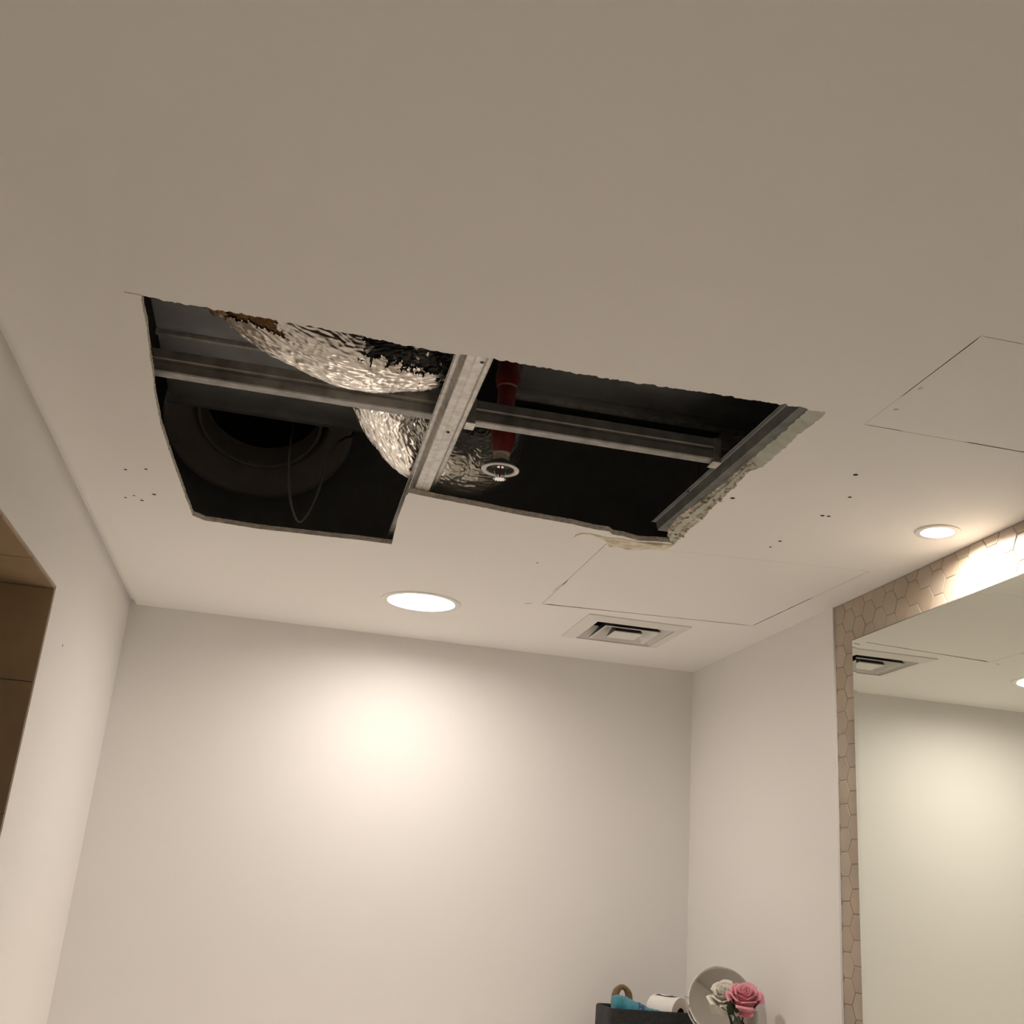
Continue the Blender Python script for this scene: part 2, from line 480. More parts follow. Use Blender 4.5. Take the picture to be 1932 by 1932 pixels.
def rim(name, idx, material, sub=3, rough=0.0012, seed=0):
    n = len(hole)
    rows = []
    for i in idx:
        b = Vector((*hole[i % n], ZC)); t = Vector((*hole_top[i % n], ZT))
        row = []
        for k in range(sub + 1):
            p = b.lerp(t, k / sub)
            if 0 < k < sub:
                q = noise.noise_vector(Vector((p.x * 140, p.y * 140, p.z * 140 + seed)))
                p = p + Vector((q.x, q.y, q.z * 0.5)) * rough
            row.append(p)
        rows.append(row)
    v = [p for r in rows for p in r]
    f = []
    for i in range(len(rows) - 1):
        for k in range(sub):
            a = i * (sub + 1) + k
            f.append((a, a + 1, a + sub + 2, a + sub + 1))
    return from_data(name, v, f, material, ceiling)
first = {k: rim_kind.index(k) for k in ('near', 'right', 'far', 'step', 'far_left', 'left')}
nH = len(hole)
rim('cut_edge', range(first['far_left'], first['left'] + 1), M['core'], seed=1)
rim('cut_edge', range(first['left'], nH + 1), M['core'], seed=2)
rim('cut_edge', range(first['near'], first['right'] + 1), M['core'], seed=3)
rim('cut_edge', range(first['far'], first['step'] + 1), M['core'], 3, 0.0022, seed=4)
rim('cut_edge', range(first['step'], first['far_left'] + 1), M['core'], seed=5)
# right side: clean green backing paper near the camera, crumbled core farther on
r0, r1 = first['right'], first['far']
split = next(i for i in range(r0, r1) if hole[i][1] > 1.905)
o = rim('green_paper', range(r0, split + 1), M['green_paper'], 3, 0.0006, seed=6)
o['label'] = 'smooth grey-green backing paper'
o = rim('torn_edge', range(split, r1 + 1), M['core_dirty'], 7, 0.0055, seed=7)
o['label'] = 'crumbled plaster edge'
# ragged strip of green paper lying over the crumbled part
pts_in = [hole_top[i] for i in range(split, r1)]
pts_out = [hole[i] for i in range(split, r1)]
sv, sf = [], []
for k, (a, b) in enumerate(zip(pts_in, pts_out)):
    a = Vector((*a, ZT)); b = Vector((*b, ZC))
    w0 = 0.30 + 0.14 * noise.noise(Vector((k * 0.21, 1, 0)))
    w1 = 0.62 + 0.22 * noise.noise(Vector((k * 0.33, 5, 0)))
    nrm = Vector((-0.35, 0, -0.9)).normalized() * 0.0035
    sv += [a.lerp(b, w0) + nrm, a.lerp(b, w1) + nrm]
    if k: sf.append((2 * k - 2, 2 * k - 1, 2 * k + 1, 2 * k))
from_data('green_paper', sv, sf, M['green_paper'], ceiling)['label'] = 'ragged grey-green paper strip'
# loose crumbs of plaster along the torn edge
bm = bmesh.new()
for k in range(46):
    i = random.randrange(split, r1)
    a = Vector((*hole_top[i], ZT)); b = Vector((*hole[i], ZC))
    p = a.lerp(b, random.uniform(0.2, 1.0)) + Vector((random.uniform(-.003, .003), random.uniform(-.003, .003), -0.0015))
    r = bmesh.ops.create_icosphere(bm, subdivisions=1, radius=random.uniform(0.0015, 0.0042))
    for v in r['verts']:
        v.co = Vector((v.co.x * random.uniform(.6, 1.4), v.co.y * random.uniform(.6, 1.6), v.co.z * 0.6)) + p
tag(from_bm('plaster_crumbs', bm, M['core_dirty'], ceiling), kind='stuff')
# the peeled tongue of paper at the far right corner of the hole
PP = [(0.6417, 2.5044), (0.6406, 2.4811), (0.648, 2.4635), (0.6709, 2.4573), (0.7217, 2.470), (0.7439, 2.462), (0.7994, 2.4686), (0.8444, 2.4560), (0.8736, 2.4535), (0.8874, 2.4478), (0.8804, 2.5024), (0.8433, 2.5117), (0.8192, 2.5273), (0.7927, 2.5364), (0.7684, 2.5293), (0.7455, 2.5379), (0.7542, 2.5075), (0.7202, 2.4909), (0.6935, 2.4737), (0.6727, 2.4635), (0.655, 2.4690), (0.6460, 2.4846)]
bm = bmesh.new()
lo = [bm.verts.new((x, y, ZC - 0.0012 - 0.010 * max(0, noise.noise(Vector((x * 30, y * 30, 1)))) * (1 if 0.75 < x < 0.88 else 0.15))) for x, y in PP]
hi = [bm.verts.new((x, y, ZC - 0.0004)) for x, y in PP]
f = bm.faces.new(lo)
bmesh.ops.triangulate(bm, faces=[f])
for i in range(len(PP)): bm.faces.new((lo[i], lo[(i + 1) % len(PP)], hi[(i + 1) % len(PP)], hi[i]))
from_bm('peeled_paper', bm, M['peeled'], ceiling)['label'] = 'yellowed tongue of peeled paper'
# scuffs: small raised chips of filler beside the hatch
def chip(pts, z=0.0012):
    bm = bmesh.new()
    poly_prism(bm, pts, ZC - z, ZC + 0.0002)
    return from_bm('paint_chip', bm, M['core'], ceiling)
chip([(0.7269, 2.935), (0.7285, 2.955), (0.7262, 3.005), (0.7205, 3.035), (0.7215, 2.985)])
chip([(0.6779, 3.2102), (0.681, 3.199), (0.697, 3.1915), (0.6965, 3.195), (0.685, 3.202)])
chip([(0.96, 1.47), (0.966, 1.475), (0.962, 1.483)])
chip([(0.965, 1.565), (0.972, 1.560), (0.970, 1.566)])
chip([(-0.345, 1.616), (-0.319, 1.6165), (-0.319, 1.6185), (-0.335, 1.6178)])

# hatches: flush square panels filling their openings
def hatch(name, inner_pts, label):
    bm = bmesh.new()
    poly_prism(bm, inner_pts, ZC, ZT)
    o = from_bm(name, bm, M['ceiling'])
    o.data.materials.append(M['joint_shade'])
    for p in o.data.polygons:
        if abs(p.normal.z) < 0.5: p.material_index = 1
    return tag(o, label, 'panel')
hatch('access_panel', H1i, 'large flush white access panel in the ceiling beside the square air vent')
hatch('access_panel', H2i, 'smaller flush white access panel in the ceiling right of the cut hole')

# ------------------------------------------------------------------ downlights
def downlight(name, c, r_out, r_in, label, watts, spread, depth, beam=0.0):
    root = empty(name, (c[0], c[1], ZC))
    tag(root, label, 'lamp')
    lathe('trim_ring', [(r_in, 0.004), (r_in + 0.002, -0.003), (r_out - 0.006, -0.0042), (r_out - 0.001, -0.0028), (r_out, 0.0), (r_in + 0.006, 0.0005)], M['white_metal'], root, 64, True)
    lathe('housing', [(r_in + 0.003, 0.0), (r_in + 0.001, depth + 0.012), (0.001, depth + 0.012)], M['white_metal'], root, 48)
    lathe('diffuser', [(0.0005, depth), (r_in * 0.6, depth + 0.0002), (r_in + 0.0005, depth + 0.001)], M['lamp_glow'], root, 48)
    ld = bpy.data.lights.new(name + '_light', 'AREA')
    ld.shape = 'DISK'
    ld.size = r_in * 1.9
    ld.energy = watts
    ld.color = LAMP_COL
    ld.spread = math.radians(spread)
    lo = bpy.data.objects.new('light_source', ld)
    COL.objects.link(lo)
    lo.parent = root
    lo.location = (0, 0, depth - 0.002)
    if beam:                                    # narrow downward fill light, added to raise the floor bounce
        l2 = ld.copy()
        l2.energy = beam
        l2.spread = math.radians(34)
        lo2 = bpy.data.objects.new('light_source', l2)
        COL.objects.link(lo2)
        lo2.parent = root
        lo2.location = (0, 0, depth - 0.003)
    return root
downlight('recessed_downlight', BIG, 0.128, 0.106, 'large round recessed downlight glowing in the ceiling near the back wall', BIG_LAMP_W, 170, 0.008, BIG_FILL_W)
downlight('recessed_downlight', REAR_FILL, 0.128, 0.106, 'added fill downlight, unseen in the near ceiling above and behind the viewer', REAR_FILL_W, 105, 0.008)
downlight('recessed_downlight', SMALL, 0.050, 0.034, 'small round recessed spotlight in the ceiling beside the hexagon-tiled wall', SMALL_LAMP_W, 170, 0.006)

# ------------------------------------------------------------------ air vent
vent = tag(empty('air_vent', (VENT[0], VENT[1], ZC)), 'square white ceiling air vent with nested slanted blades and dark slots', 'vent')
def square_shell(prof):
    """prof: list of (half, z) -> square ring skin"""
    vs, fs = [], []
    for h, z in prof:
        vs += [(-h, -h, z), (h, -h, z), (h, h, z), (-h, h, z)]
    for k in range(len(prof) - 1):
        for i in range(4):
            j = (i + 1) % 4
            fs.append((4 * k + i, 4 * k + j, 4 * k + 4 + j, 4 * k + 4 + i))
    return vs, fs
def vent_part(name, prof, material=None, cap=False, parent=vent):
    v, f = square_shell(prof)
    if cap: f.append((4 * len(prof) - 4, 4 * len(prof) - 3, 4 * len(prof) - 2, 4 * len(prof) - 1))
    bm = bmesh.new()
    bv = [bm.verts.new(p) for p in v]
    for q in f: bm.faces.new([bv[i] for i in q])
    return from_bm(name, bm, material or M['vent_white'], parent)
vent_part('frame', [(0.172, 0.0008), (0.172, -0.003), (0.169, -0.0042), (0.166, -0.0046), (0.134, -0.012), (0.131, -0.012), (0.131, -0.009), (0.098, 0.032), (0.097, 0.032)])
vent_part('blade', [(0.062, 0.0335), (0.092, -0.0095), (0.094, -0.012), (0.094, -0.0135), (0.090, -0.0135), (0.060, 0.026), (0.058, 0.030)])
vent_part('blade', [(0.024, 0.034), (0.046, -0.0125), (0.048, -0.0145), (0.047, -0.016), (0.030, -0.0155), (0.002, -0.015)], cap=True)
vent_part('blade_back', [(0.0945, -0.0105), (0.0625, 0.0345), (0.060, 0.0345)], M['black'])
vent_part('blade_back', [(0.0475, -0.0120), (0.0255, 0.0345), (0.002, 0.0350)], M['black'])
vent_part('neck', [(0.148, 0.002), (0.148, 0.11), (0.001, 0.11)], M['black'], True)

# ------------------------------------------------------------------ inside the ceiling void
def profile_bar(name, prof, axis, a0, a1, origin, material, parent=None, notch=None, t=0.0009):
    """extrude an open sheet profile [(u, z)] along X or Y, as thin sheet"""
    vs, fs = [], []
    k = len(prof)
    # offset profile for thickness
    prof2 = []
    for i in range(k):
        a = Vector(prof[max(0, i - 1)]); b = Vector(prof[min(k - 1, i + 1)])
        d = (b - a).normalized()
        n = Vector((-d.y, d.x))
        prof2.append((prof[i][0] + n.x * t, prof[i][1] + n.y * t))
    loop = list(prof) + prof2[::-1]
    K = len(loop)
    for a in (a0, a1):
        for u, z in loop:
            vs.append((origin[0] + (u if axis == 'Y' else 0) + (a if axis == 'X' else 0),
                       origin[1] + (u if axis == 'X' else 0) + (a if axis == 'Y' else 0), origin[2] + z))
    for i in range(K):
        j = (i + 1) % K
        fs.append((i, j, K + j, K + i))
    for e in (0, K):
        for i in range(k - 1):
            fs.append((e + i, e + i + 1, e + K - 2 - i, e + K - 1 - i))
    bm = bmesh.new()
    bv = [bm.verts.new(p) for p in vs]
    for f in fs:
        try: bm.faces.new([bv[i] for i in f])
        except ValueError: pass
    return from_bm(name, bm, material, parent)

HAT = [(-0.0345, 0.0205), (-0.0335, 0.0195), (-0.031, 0.0205), (-0.0265, 0.0205), (-0.0245, 0.0195), (-0.0225, 0.0205), (-0.0175, 0.0015), (-0.016, 0.0003), (-0.004, 0.0003),
       (0.0, 0.0009), (0.004, 0.0003), (0.016, 0.0003), (0.0175, 0.0015), (0.0225, 0.0205), (0.0245, 0.0195), (0.0265, 0.0205), (0.031, 0.0205), (0.0335, 0.0195), (0.0345, 0.0205)]
ch = tag(empty('furring_channel', (0.2345, 1.2, ZT)), 'bright galvanised furring channel crossing the middle of the cut hole', 'channel')
profile_bar('channel_body', HAT, 'Y', 0.0, 2.2, (0, 0, 0), M['galv'], ch)
ch2 = tag(empty('furring_channel', (0.843, 1.2, ZT)), 'dull furring channel along the torn right side of the cut hole', 'channel')
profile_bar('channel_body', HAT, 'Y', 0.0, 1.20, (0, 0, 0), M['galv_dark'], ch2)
def screw(parent, x, y, z):
    return lathe('screw', [(0.0005, -0.0022), (0.0028, -0.0016), (0.0042, 0.0002), (0.002, 0.0004)], M['black'], parent, 10, loc=(x, y, z))
screw(ch, 0.012, 0.475, 0.0); screw(ch, 0.004, 0.80, 0.0); screw(ch2, -0.028, 0.97, 0.02)

# primary channel across the void, hung above the furring channels
PRI = [(0.0265, 0.0055), (0.0265, 0.0005), (0.0015, 0.0), (0.0, 0.0015), (0.0, 0.018), (0.0025, 0.0205), (0.0025, 0.0255), (0.0, 0.028), (0.0, 0.0445), (0.0015, 0.046), (0.0265, 0.046)]
pc = tag(empty('primary_channel', (-0.55, 1.9725, ZT + 0.0215)), 'long galvanised carrier channel running left to right above the furring channels', 'channel')
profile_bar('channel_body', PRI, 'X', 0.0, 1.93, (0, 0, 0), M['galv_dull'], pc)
def clip(x):
    bm = bmesh.new()
    add_box(bm, (x - 0.010, -0.004, -0.006), (x + 0.006, -0.001, 0.047), 0.0006)
    add_box(bm, (x - 0.012, -0.006, -0.0085), (x + 0.008, 0.030, -0.0062), 0.0006)
    return from_bm('clip', bm, M['galv'], pc)
clip(0.55 + 0.281)
clip(0.55 + 0.805)

# sheet steel box ducts over the void
bx = tag(empty('duct_box', (0, 0, 2.75)), 'dark grey sheet steel duct box above the left half of the cut hole', 'duct')
box('box_body', (-0.431, 0.9, 0.0), (0.30, 2.845, 0.22), M['duct_sheet'], bx, 0.004)
box('seam_flange', (-0.431, 2.436, -0.010), (0.30, 2.449, 0.0), M['galv'], bx)
box('edge_flange', (-0.435, 2.828, -0.014), (0.30, 2.848, 0.0), M['duct_sheet'], bx)
box('edge_flange', (-0.431, 2.640, -0.006), (0.30, 2.652, 0.0), M['duct_sheet'], bx)
bx2 = tag(empty('duct_box', (0, 0, 2.75)), 'dark grey sheet steel duct box above the right half of the cut hole', 'duct')
box('box_body', (0.44, 0.9, 0.0), (1.40, 2.49, 0.22), M['duct_sheet'], bx2, 0.004)
box('seam_flange', (0.44, 2.425, -0.007), (1.40, 2.437, 0.0), M['duct_sheet'], bx2)
box('edge_flange', (0.44, 2.470, -0.012), (1.40, 2.478, 0.0), M['galv'], bx2)
box('seam_flange', (0.44, 2.25, -0.006), (1.40, 2.262, 0.0), M['duct_sheet'], bx2)
for x, y in ((0.705, 2.52), (1.05, 2.52)):
    pass

# round fan housing
fan = tag(empty('fan_housing', (-0.215, 3.33, 2.905), (math.radians(-32), 0, 0)), 'dark round extractor fan housing with wide bell mouth deep inside the ceiling', 'fan')
lathe('bell_mouth', [(0.302, 0.14), (0.302, 0.004), (0.297, 0.0), (0.286, 0.0), (0.226, 0.056), (0.221, 0.066), (0.221, 0.14)], M['drum'], fan, 72)
lathe('inner_ring', [(0.190, 0.14), (0.190, 0.040), (0.195, 0.036), (0.200, 0.040), (0.200, 0.14)], M['drum'], fan, 64)
lathe('back_plate', [(0.302, 0.14), (0.001, 0.14)], M['black'], fan, 48)
lathe('motor_hub', [(0.001, 0.06), (0.05, 0.062), (0.06, 0.075), (0.06, 0.139)], M['black'], fan, 32)
fan_inv = (Matrix.Translation((-0.215, 3.33, 2.905)) @ Matrix.Rotation(math.radians(-32), 4, 'X')).inverted()
cpts = [(-0.105, 3.16, 2.900), (-0.096, 2.95, 2.740), (-0.092, 2.83, 2.660), (-0.088, 2.80, 2.600), (-0.070, 2.79, 2.495), (-0.043, 2.80, 2.438), (-0.022, 2.80, 2.452), (0.001, 2.81, 2.530), (0.020, 2.83, 2.660), (0.050, 2.90, 2.730), (0.075, 3.04, 2.800), (0.085, 3.18, 2.885)]
tube('power_cable', [tuple(fan_inv @ Vector(p)) for p in cpts], 0.0035, M['cable'], fan, 60, 8)

# ---- foil flexible duct
SLEEVES = [([(-0.42, 1.76, 2.660), (-0.30, 1.80, 2.635), (-0.19, 1.835, 2.580), (-0.08, 1.868, 2.536), (0.03, 1.890, 2.516), (0.12, 1.897, 2.527), (0.195, 1.893, 2.550), (0.232, 1.865, 2.600), (0.225, 1.80, 2.665)], 340),
           ([(0.045, 1.90, 2.560), (0.075, 1.985, 2.592), (0.095, 2.06, 2.574), (0.122, 2.17, 2.552), (0.19, 2.31, 2.528), (0.285, 2.405, 2.522), (0.362, 2.452, 2.540), (0.41, 2.49, 2.600), (0.425, 2.56, 2.665), (0.43, 2.70, 2.69)], 400)]
NV = 300
def ridged(v): return 1.0 - abs(noise.noise(v)) * 2.0
path, rows = [], []
starts = []
for pts, nu in SLEEVES:
    starts.append(len(path))
    pp = spline(pts, nu)
    fr = frames(pp)
    Lacc = 0.0
    for i in range(nu):
        p = pp[i]; t, N, B = fr[i]
        if i: Lacc += (pp[i] - pp[i - 1]).length
        row = np.zeros((NV, 3))
        for s in range(NV):
            a = 2 * PI * s / NV
            ca, sa = math.cos(a), math.sin(a)
            qx, qy = ca * 0.081, sa * 0.081
            big = noise.noise(Vector((qx * 11, qy * 11, Lacc * 11)))
            wp = noise.noise(Vector((qx * 16 + 3, qy * 16, Lacc * 16)))
            # crisp gathers running along the sleeve
            g = 0.5 + 0.5 * noise.noise(Vector((qx * 9 + 9, qy * 9, Lacc * 9)))
            w = max(0.0, ridged(Vector((qx * 78 + wp * 1.6, qy * 78 + wp * 1.6, Lacc * 11)))) ** 2
            w2 = max(0.0, ridged(Vector((qx * 150 + wp * 2.2, qy * 150, Lacc * 30 + wp)))) ** 2
            w3 = max(0.0, ridged(Vector((qx * 46 + 7, qy * 46, Lacc * 70 + wp * 1.5)))) ** 3
            r = 0.0815 + 0.0042 * big + 0.0040 * w * g + 0.0022 * w2 + 0.0024 * w3 * (1 - g)
            c = p + (N * ca + B * sa) * r
            # the soft sleeve rests on the carrier channel and on the furring channel
            k = math.exp(-((c.y - 1.986) / 0.027) ** 4)
            floor_z = 2.416 + 0.0705 * k
            if 0.185 < c.x < 0.285 or c.y > 2.30: floor_z = max(floor_z, 2.4385)
            if c.z < floor_z: c.z = floor_z + (0.10 * (c.z - floor_z) * (1 - k) if c.y < 1.96 else 0) + 0.0016 * (w2 + w3 * 0.6)
            row[s] = c
        path.append(p); rows.append(row)
starts.append(len(path))
grid = np.array(rows)
NU = len(path)
vid = np.arange(NU * NV).reshape(NU, NV)
jack, insul, hollow = [], [], []
for i in range(NU - 1):
    if i + 1 in starts: continue
    sleeve_a = i < starts[1]
    for s in range(NV):
        s2 = (s + 1) % NV
        f = (int(vid[i, s]), int(vid[i, s2]), int(vid[i + 1, s2]), int(vid[i + 1, s]))
        x, y, z = grid[i, s]
        jag = 0.006 * noise.noise(Vector((x * 70, y * 70, z * 70))) + 0.005 * noise.noise(Vector((x * 220, z * 220, 3)))
        u = (x + 0.245) / 0.145
        lo_z = lerp(2.506, 2.470, u)
        if sleeve_a and -0.05 < u < 1 and y < path[i].y + lerp(0.075, 0.03, u) and z < path[i].z + 0.03 and lo_z + jag * 0.7 < z < lo_z + lerp(0.095, 0.006, u ** 0.7 if u > 0 else 0) + jag:
            insul.append(f)
        elif sleeve_a and x > 0.045 + jag * 2.0 and y < path[i].y + 0.03 and z > 2.463 + jag * 2.2 and z < path[i].z + 0.075:
            hollow.append(f)
        else:
            jack.append(f)
allv = grid.reshape(-1, 3)
fd = tag(empty('flexible_duct', (0.0, 1.9, ZT)), 'silver crumpled foil flexible duct sagging across the cut hole, torn at its left end', 'duct')
fd_loc = Vector((0.0, 1.9, ZT))
def sub_mesh(name, faces, material, shrink=0.0, smooth=True):
    ids = sorted({i for f in faces for i in f})
    mp = {k: j for j, k in enumerate(ids)}
    vv = []
    for k in ids:
        c = Vector(allv[k])
        if shrink:
            i = k // NV
            d = (path[i] - c)
            c = c + d.normalized() * shrink
        vv.append(c - fd_loc)
    o = from_data(name, vv, [tuple(mp[i] for i in f) for f in faces], material, fd, smooth)
    uv = o.data.uv_layers.new(name='UVMap')
    for lp in o.data.loops:
        k = ids[lp.vertex_index]
        uv.data[lp.index].uv = ((k // NV) / NU * 8.0, (k % NV) / NV * 4.0)
    return o
sub_mesh('foil_jacket', jack, M['foil'])
if insul: sub_mesh('insulation', insul, M['fibreglass'], 0.006)['label'] = 'brown fibreglass showing through the tear'
if hollow: sub_mesh('shaded_hollow', hollow, M['hollow_shade'], 0.010)['label'] = 'shaded hollow of the foil sleeve, painted black'
# ragged strips of loose foil over the blackened hollow
def foil_scraps(n, region, size, seed):
    rnd = random.Random(seed)
    v, f = [], []
    for k in range(n):
        c = region(rnd)
        L = rnd.uniform(*size); W = L * rnd.uniform(0.12, 0.3)
        d = Vector((rnd.uniform(-1, 1), rnd.uniform(-.5, .3), rnd.uniform(-.3, 1))).normalized()
        s = d.cross(Vector((rnd.uniform(-1, 1), rnd.uniform(-1, 1), rnd.uniform(-1, 1)))).normalized()
        nn = d.cross(s)
        b = len(v)
        for j in range(5):
            t = j / 4
            ctr = c + d * L * t + nn * L * 0.35 * math.sin(t * 2.6 + rnd.random())
            w = W * (1 - t * 0.85)
            v += [ctr - s * w, ctr + s * w]
            if j: f.append((b + 2 * j - 2, b + 2 * j - 1, b + 2 * j + 1, b + 2 * j))
    return v, f
hollow_ids = sorted({i for f in hollow for i in f})
def reg1(r):
    for _ in range(200):
        k = r.choice(hollow_ids); c = Vector(allv[k])
        if c.z < 2.480 or (c.x < 0.065 and c.z < 2.54) or r.random() < 0.10:
            d = (path[k // NV] - c).normalized()
            return c + d * 0.006 - fd_loc
    return c - fd_loc
if hollow_ids:
    v, f = foil_scraps(170, reg1, (0.008, 0.028), 3)
    o = from_data('foil_scraps', v, f, M['foil'], fd, True)
    o.data.uv_layers.new(name='UVMap')
    o['kind'] = 'stuff'

if insul:
    ins_ids = sorted({i for f in insul for i in f})
    edge = [k for k in ins_ids if allv[k][0] < -0.20 or noise.noise(Vector(allv[k]) * 300) > 0.55]
    def reg2(r):
        k = r.choice(edge); c = Vector(allv[k])
        return c + (path[k // NV] - c).normalized() * 0.003 - fd_loc
    v, f = foil_scraps(26, reg2, (0.010, 0.026), 5)
    o = from_data('foil_scraps', v, f, M['foil'], fd, True)
    o.data.uv_layers.new(name='UVMap')
    o['kind'] = 'stuff'

# ---- red sprinkler drop
sp = tag(empty('sprinkler_pipe', (0.388, 2.207, 2.41)), 'red fire sprinkler drop pipe with white ring and pendent head', 'sprinkler')
lathe('pipe', [(0.0005, 0.34), (0.0205, 0.34), (0.0205, 0.10), (0.0005, 0.10)], M['red'], sp, 32)
lathe('coupling', [(0.0207, 0.305), (0.0255, 0.30), (0.0265, 0.262), (0.0285, 0.256), (0.0285, 0.242), (0.0265, 0.236), (0.0245, 0.225), (0.0207, 0.222)], M['red'], sp, 32)
lathe('reducer', [(0.0207, 0.125), (0.0265, 0.122), (0.0275, 0.105), (0.0260, 0.085), (0.0225, 0.070), (0.0205, 0.062), (0.0165, 0.060), (0.0005, 0.060)], M['red'], sp, 24)
lathe('cup', [(0.0180, 0.040), (0.0300, 0.036), (0.0315, 0.022), (0.0300, 0.022), (0.0285, 0.034), (0.0165, 0.038)], M['grey_cup'], sp, 40, True)
lathe('escutcheon', [(0.0315, 0.026), (0.0322, 0.0205), (0.0345, 0.0195), (0.0365, 0.0210), (0.0395, 0.0190), (0.0420, 0.0200), (0.0425, 0.0220), (0.0400, 0.0235), (0.0330, 0.0250)], M['white_metal'], sp, 56, True)
lathe('collar', [(0.0150, 0.062), (0.0175, 0.061), (0.0182, 0.058), (0.0182, 0.0555), (0.0150, 0.0550)], M['white_metal'], sp, 32, True)
lathe('label_band', [(0.0172, 0.0550), (0.0178, 0.0545), (0.0180, 0.0450), (0.0160, 0.0445)], M['label'], sp, 32, True)
head = lathe('sprinkler_head', [(0.0005, 0.050), (0.0095, 0.050), (0.0095, 0.036), (0.0075, 0.034), (0.0075, 0.028), (0.0005, 0.028)], M['chrome'], sp, 20)
for sx in (-1, 1):
    tube('frame_arm', [(sx * 0.0085, 0, 0.034), (sx * 0.0125, 0, 0.022), (sx * 0.0105, 0, 0.010), (sx * 0.003, 0, 0.003)], 0.0016, M['chrome'], head, 12, 8)
tube('glass_bulb', [(0, 0, 0.028), (0, 0, 0.017), (0, 0, 0.005)], lambda t: 0.0019 + 0.0006 * math.sin(PI * t), M['red'], head, 10, 10)
bm = bmesh.new()
n = 24; ring = []
for i in range(2 * n):
    a = PI * i / n
    r = 0.0145 if i % 2 == 0 else 0.0100
    ring.append((r * math.cos(a), r * math.sin(a)))
    ring[-1] = ((0.0145 if (i // 2) % 2 == 0 else 0.0100) * math.cos(a), (0.0145 if (i // 2) % 2 == 0 else 0.0100) * math.sin(a))
poly_prism(bm, ring, -0.001, 0.0006)
from_bm('deflector', bm, M['chrome'], head)

# ------------------------------------------------------------------ hexagon tiles on the right wall
PITCH, RC = 0.0625, 0.03608
DY = RC * 1.5
def clip_poly(P, axis, lim, keep_less):
    out = []
    for i in range(len(P)):
        a, b = P[i], P[(i + 1) % len(P)]
        ia = (a[axis] <= lim) == keep_less; ib = (b[axis] <= lim) == keep_less
        if ia: out.append(a)
        if ia != ib:
            t = (lim - a[axis]) / (b[axis] - a[axis])
            out.append((a[0] + t * (b[0] - a[0]), a[1] + t * (b[1] - a[1])))
    return out
MIR_Y1, MIR_Z1, MIR_Z0, MIR_Y0 = 2.6995, 2.2825, 1.02, 0.55
rnd = random.Random(11)
for c in range(-1, 30):
    yc = 2.7774 - DY * c
    if yc < 1.25: continue
    for k in range(-24, 9):
        zc = 1.9694 - PITCH / 2 + k * PITCH + (PITCH / 2 if c % 2 else 0)
        if zc < 0.93 or zc > ZC + 0.04: continue
        hidden = yc + RC < MIR_Y1 and zc + PITCH / 2 < MIR_Z1 and zc - PITCH / 2 > MIR_Z0 and yc - RC > MIR_Y0
        if hidden: continue
        if zc < 1.1 and yc < 2.65: continue
        g = 0.0007
        P = [((yc + (RC - g) * math.cos(PI / 3 * j)), (zc + (RC - g) * math.sin(PI / 3 * j))) for j in range(6)]
        P = clip_poly(P, 0, 2.8029, True)
        P = clip_poly(P, 1, ZC - 0.0012, True) if P else P
        if len(P) < 3: continue
        cy = sum(p[0] for p in P) / len(P); cz = sum(p[1] for p in P) / len(P)
        if max(p[0] for p in P) - min(p[0] for p in P) < 0.006 or max(p[1] for p in P) - min(p[1] for p in P) < 0.006: continue
        tx, tz = rnd.uniform(-0.014, 0.014), rnd.uniform(-0.014, 0.014)
        vs, fs = [], []
        n = len(P)
        for (ins, x) in ((0.0, XTILE + 0.0028), (0.0, XTILE + 0.0009), (0.0024, XTILE)):
            for (y, z) in P:
                d = Vector((cy - y, cz - z))
                L = max(d.length, 1e-6)
                d = d / L * min(ins, L * 0.5)
                yy, zz = y + d.x, z + d.y
                vs.append((x + (tx * (yy - cy) + tz * (zz - cz) if x < XTILE + 0.002 else 0), yy, zz))
        for q in range(2):
            for i in range(n):
                j = (i + 1) % n
                fs.append((q * n + i, q * n + j, (q + 1) * n + j, (q + 1) * n + i))
        fs.append(tuple(range(2 * n, 3 * n)))
        bm = bmesh.new()
        bv = [bm.verts.new(p) for p in vs]
        for f in fs: bm.faces.new([bv[i] for i in f])
        # orient outwards (-X for the face)
        me = bpy.data.meshes.new('hexagon_tile')
        bmesh.ops.recalc_face_normals(bm, faces=bm.faces[:])
        bm.normal_update()
        big = max(bm.faces, key=lambda f: f.calc_area())
        if big.normal.x > 0: bmesh.ops.reverse_faces(bm, faces=bm.faces[:])
        bm.to_mesh(me); bm.free()
        me.materials.append(M[rnd.choice(['tile', 'tile', 'tile2', 'tile3'])])
        link('hexagon_tile', me, wall_tiled)

# ------------------------------------------------------------------ wall mirror with bevelled rim
wm = tag(empty('wall_mirror', (XTILE, (MIR_Y0 + MIR_Y1) / 2, MIR_Z0)), 'large frameless mirror on the hexagon-tiled right wall', 'mirror')
def rect(x, i): return [(x - XTILE, y - (MIR_Y0 + MIR_Y1) / 2, z - MIR_Z0) for y, z in ((MIR_Y0 + i, MIR_Z0 + i), (MIR_Y1 - i, MIR_Z0 + i), (MIR_Y1 - i, MIR_Z1 - i), (MIR_Y0 + i, MIR_Z1 - i))]
xf = XR - 0.0005
fl = rect(xf, 0.022)
from_data('mirror_glass', fl, [(0, 3, 2, 1)], M['mirror'], wm)
e1 = rect(xf + 0.0004, 0.0030)
from_data('bevel', fl + e1, [(i, (i + 1) % 4, 4 + (i + 1) % 4, 4 + i) for i in range(4)], M['mirror'], wm)
e2 = rect(xf + 0.0022, 0.0); e3 = rect(XTILE - 0.0001, 0.0)
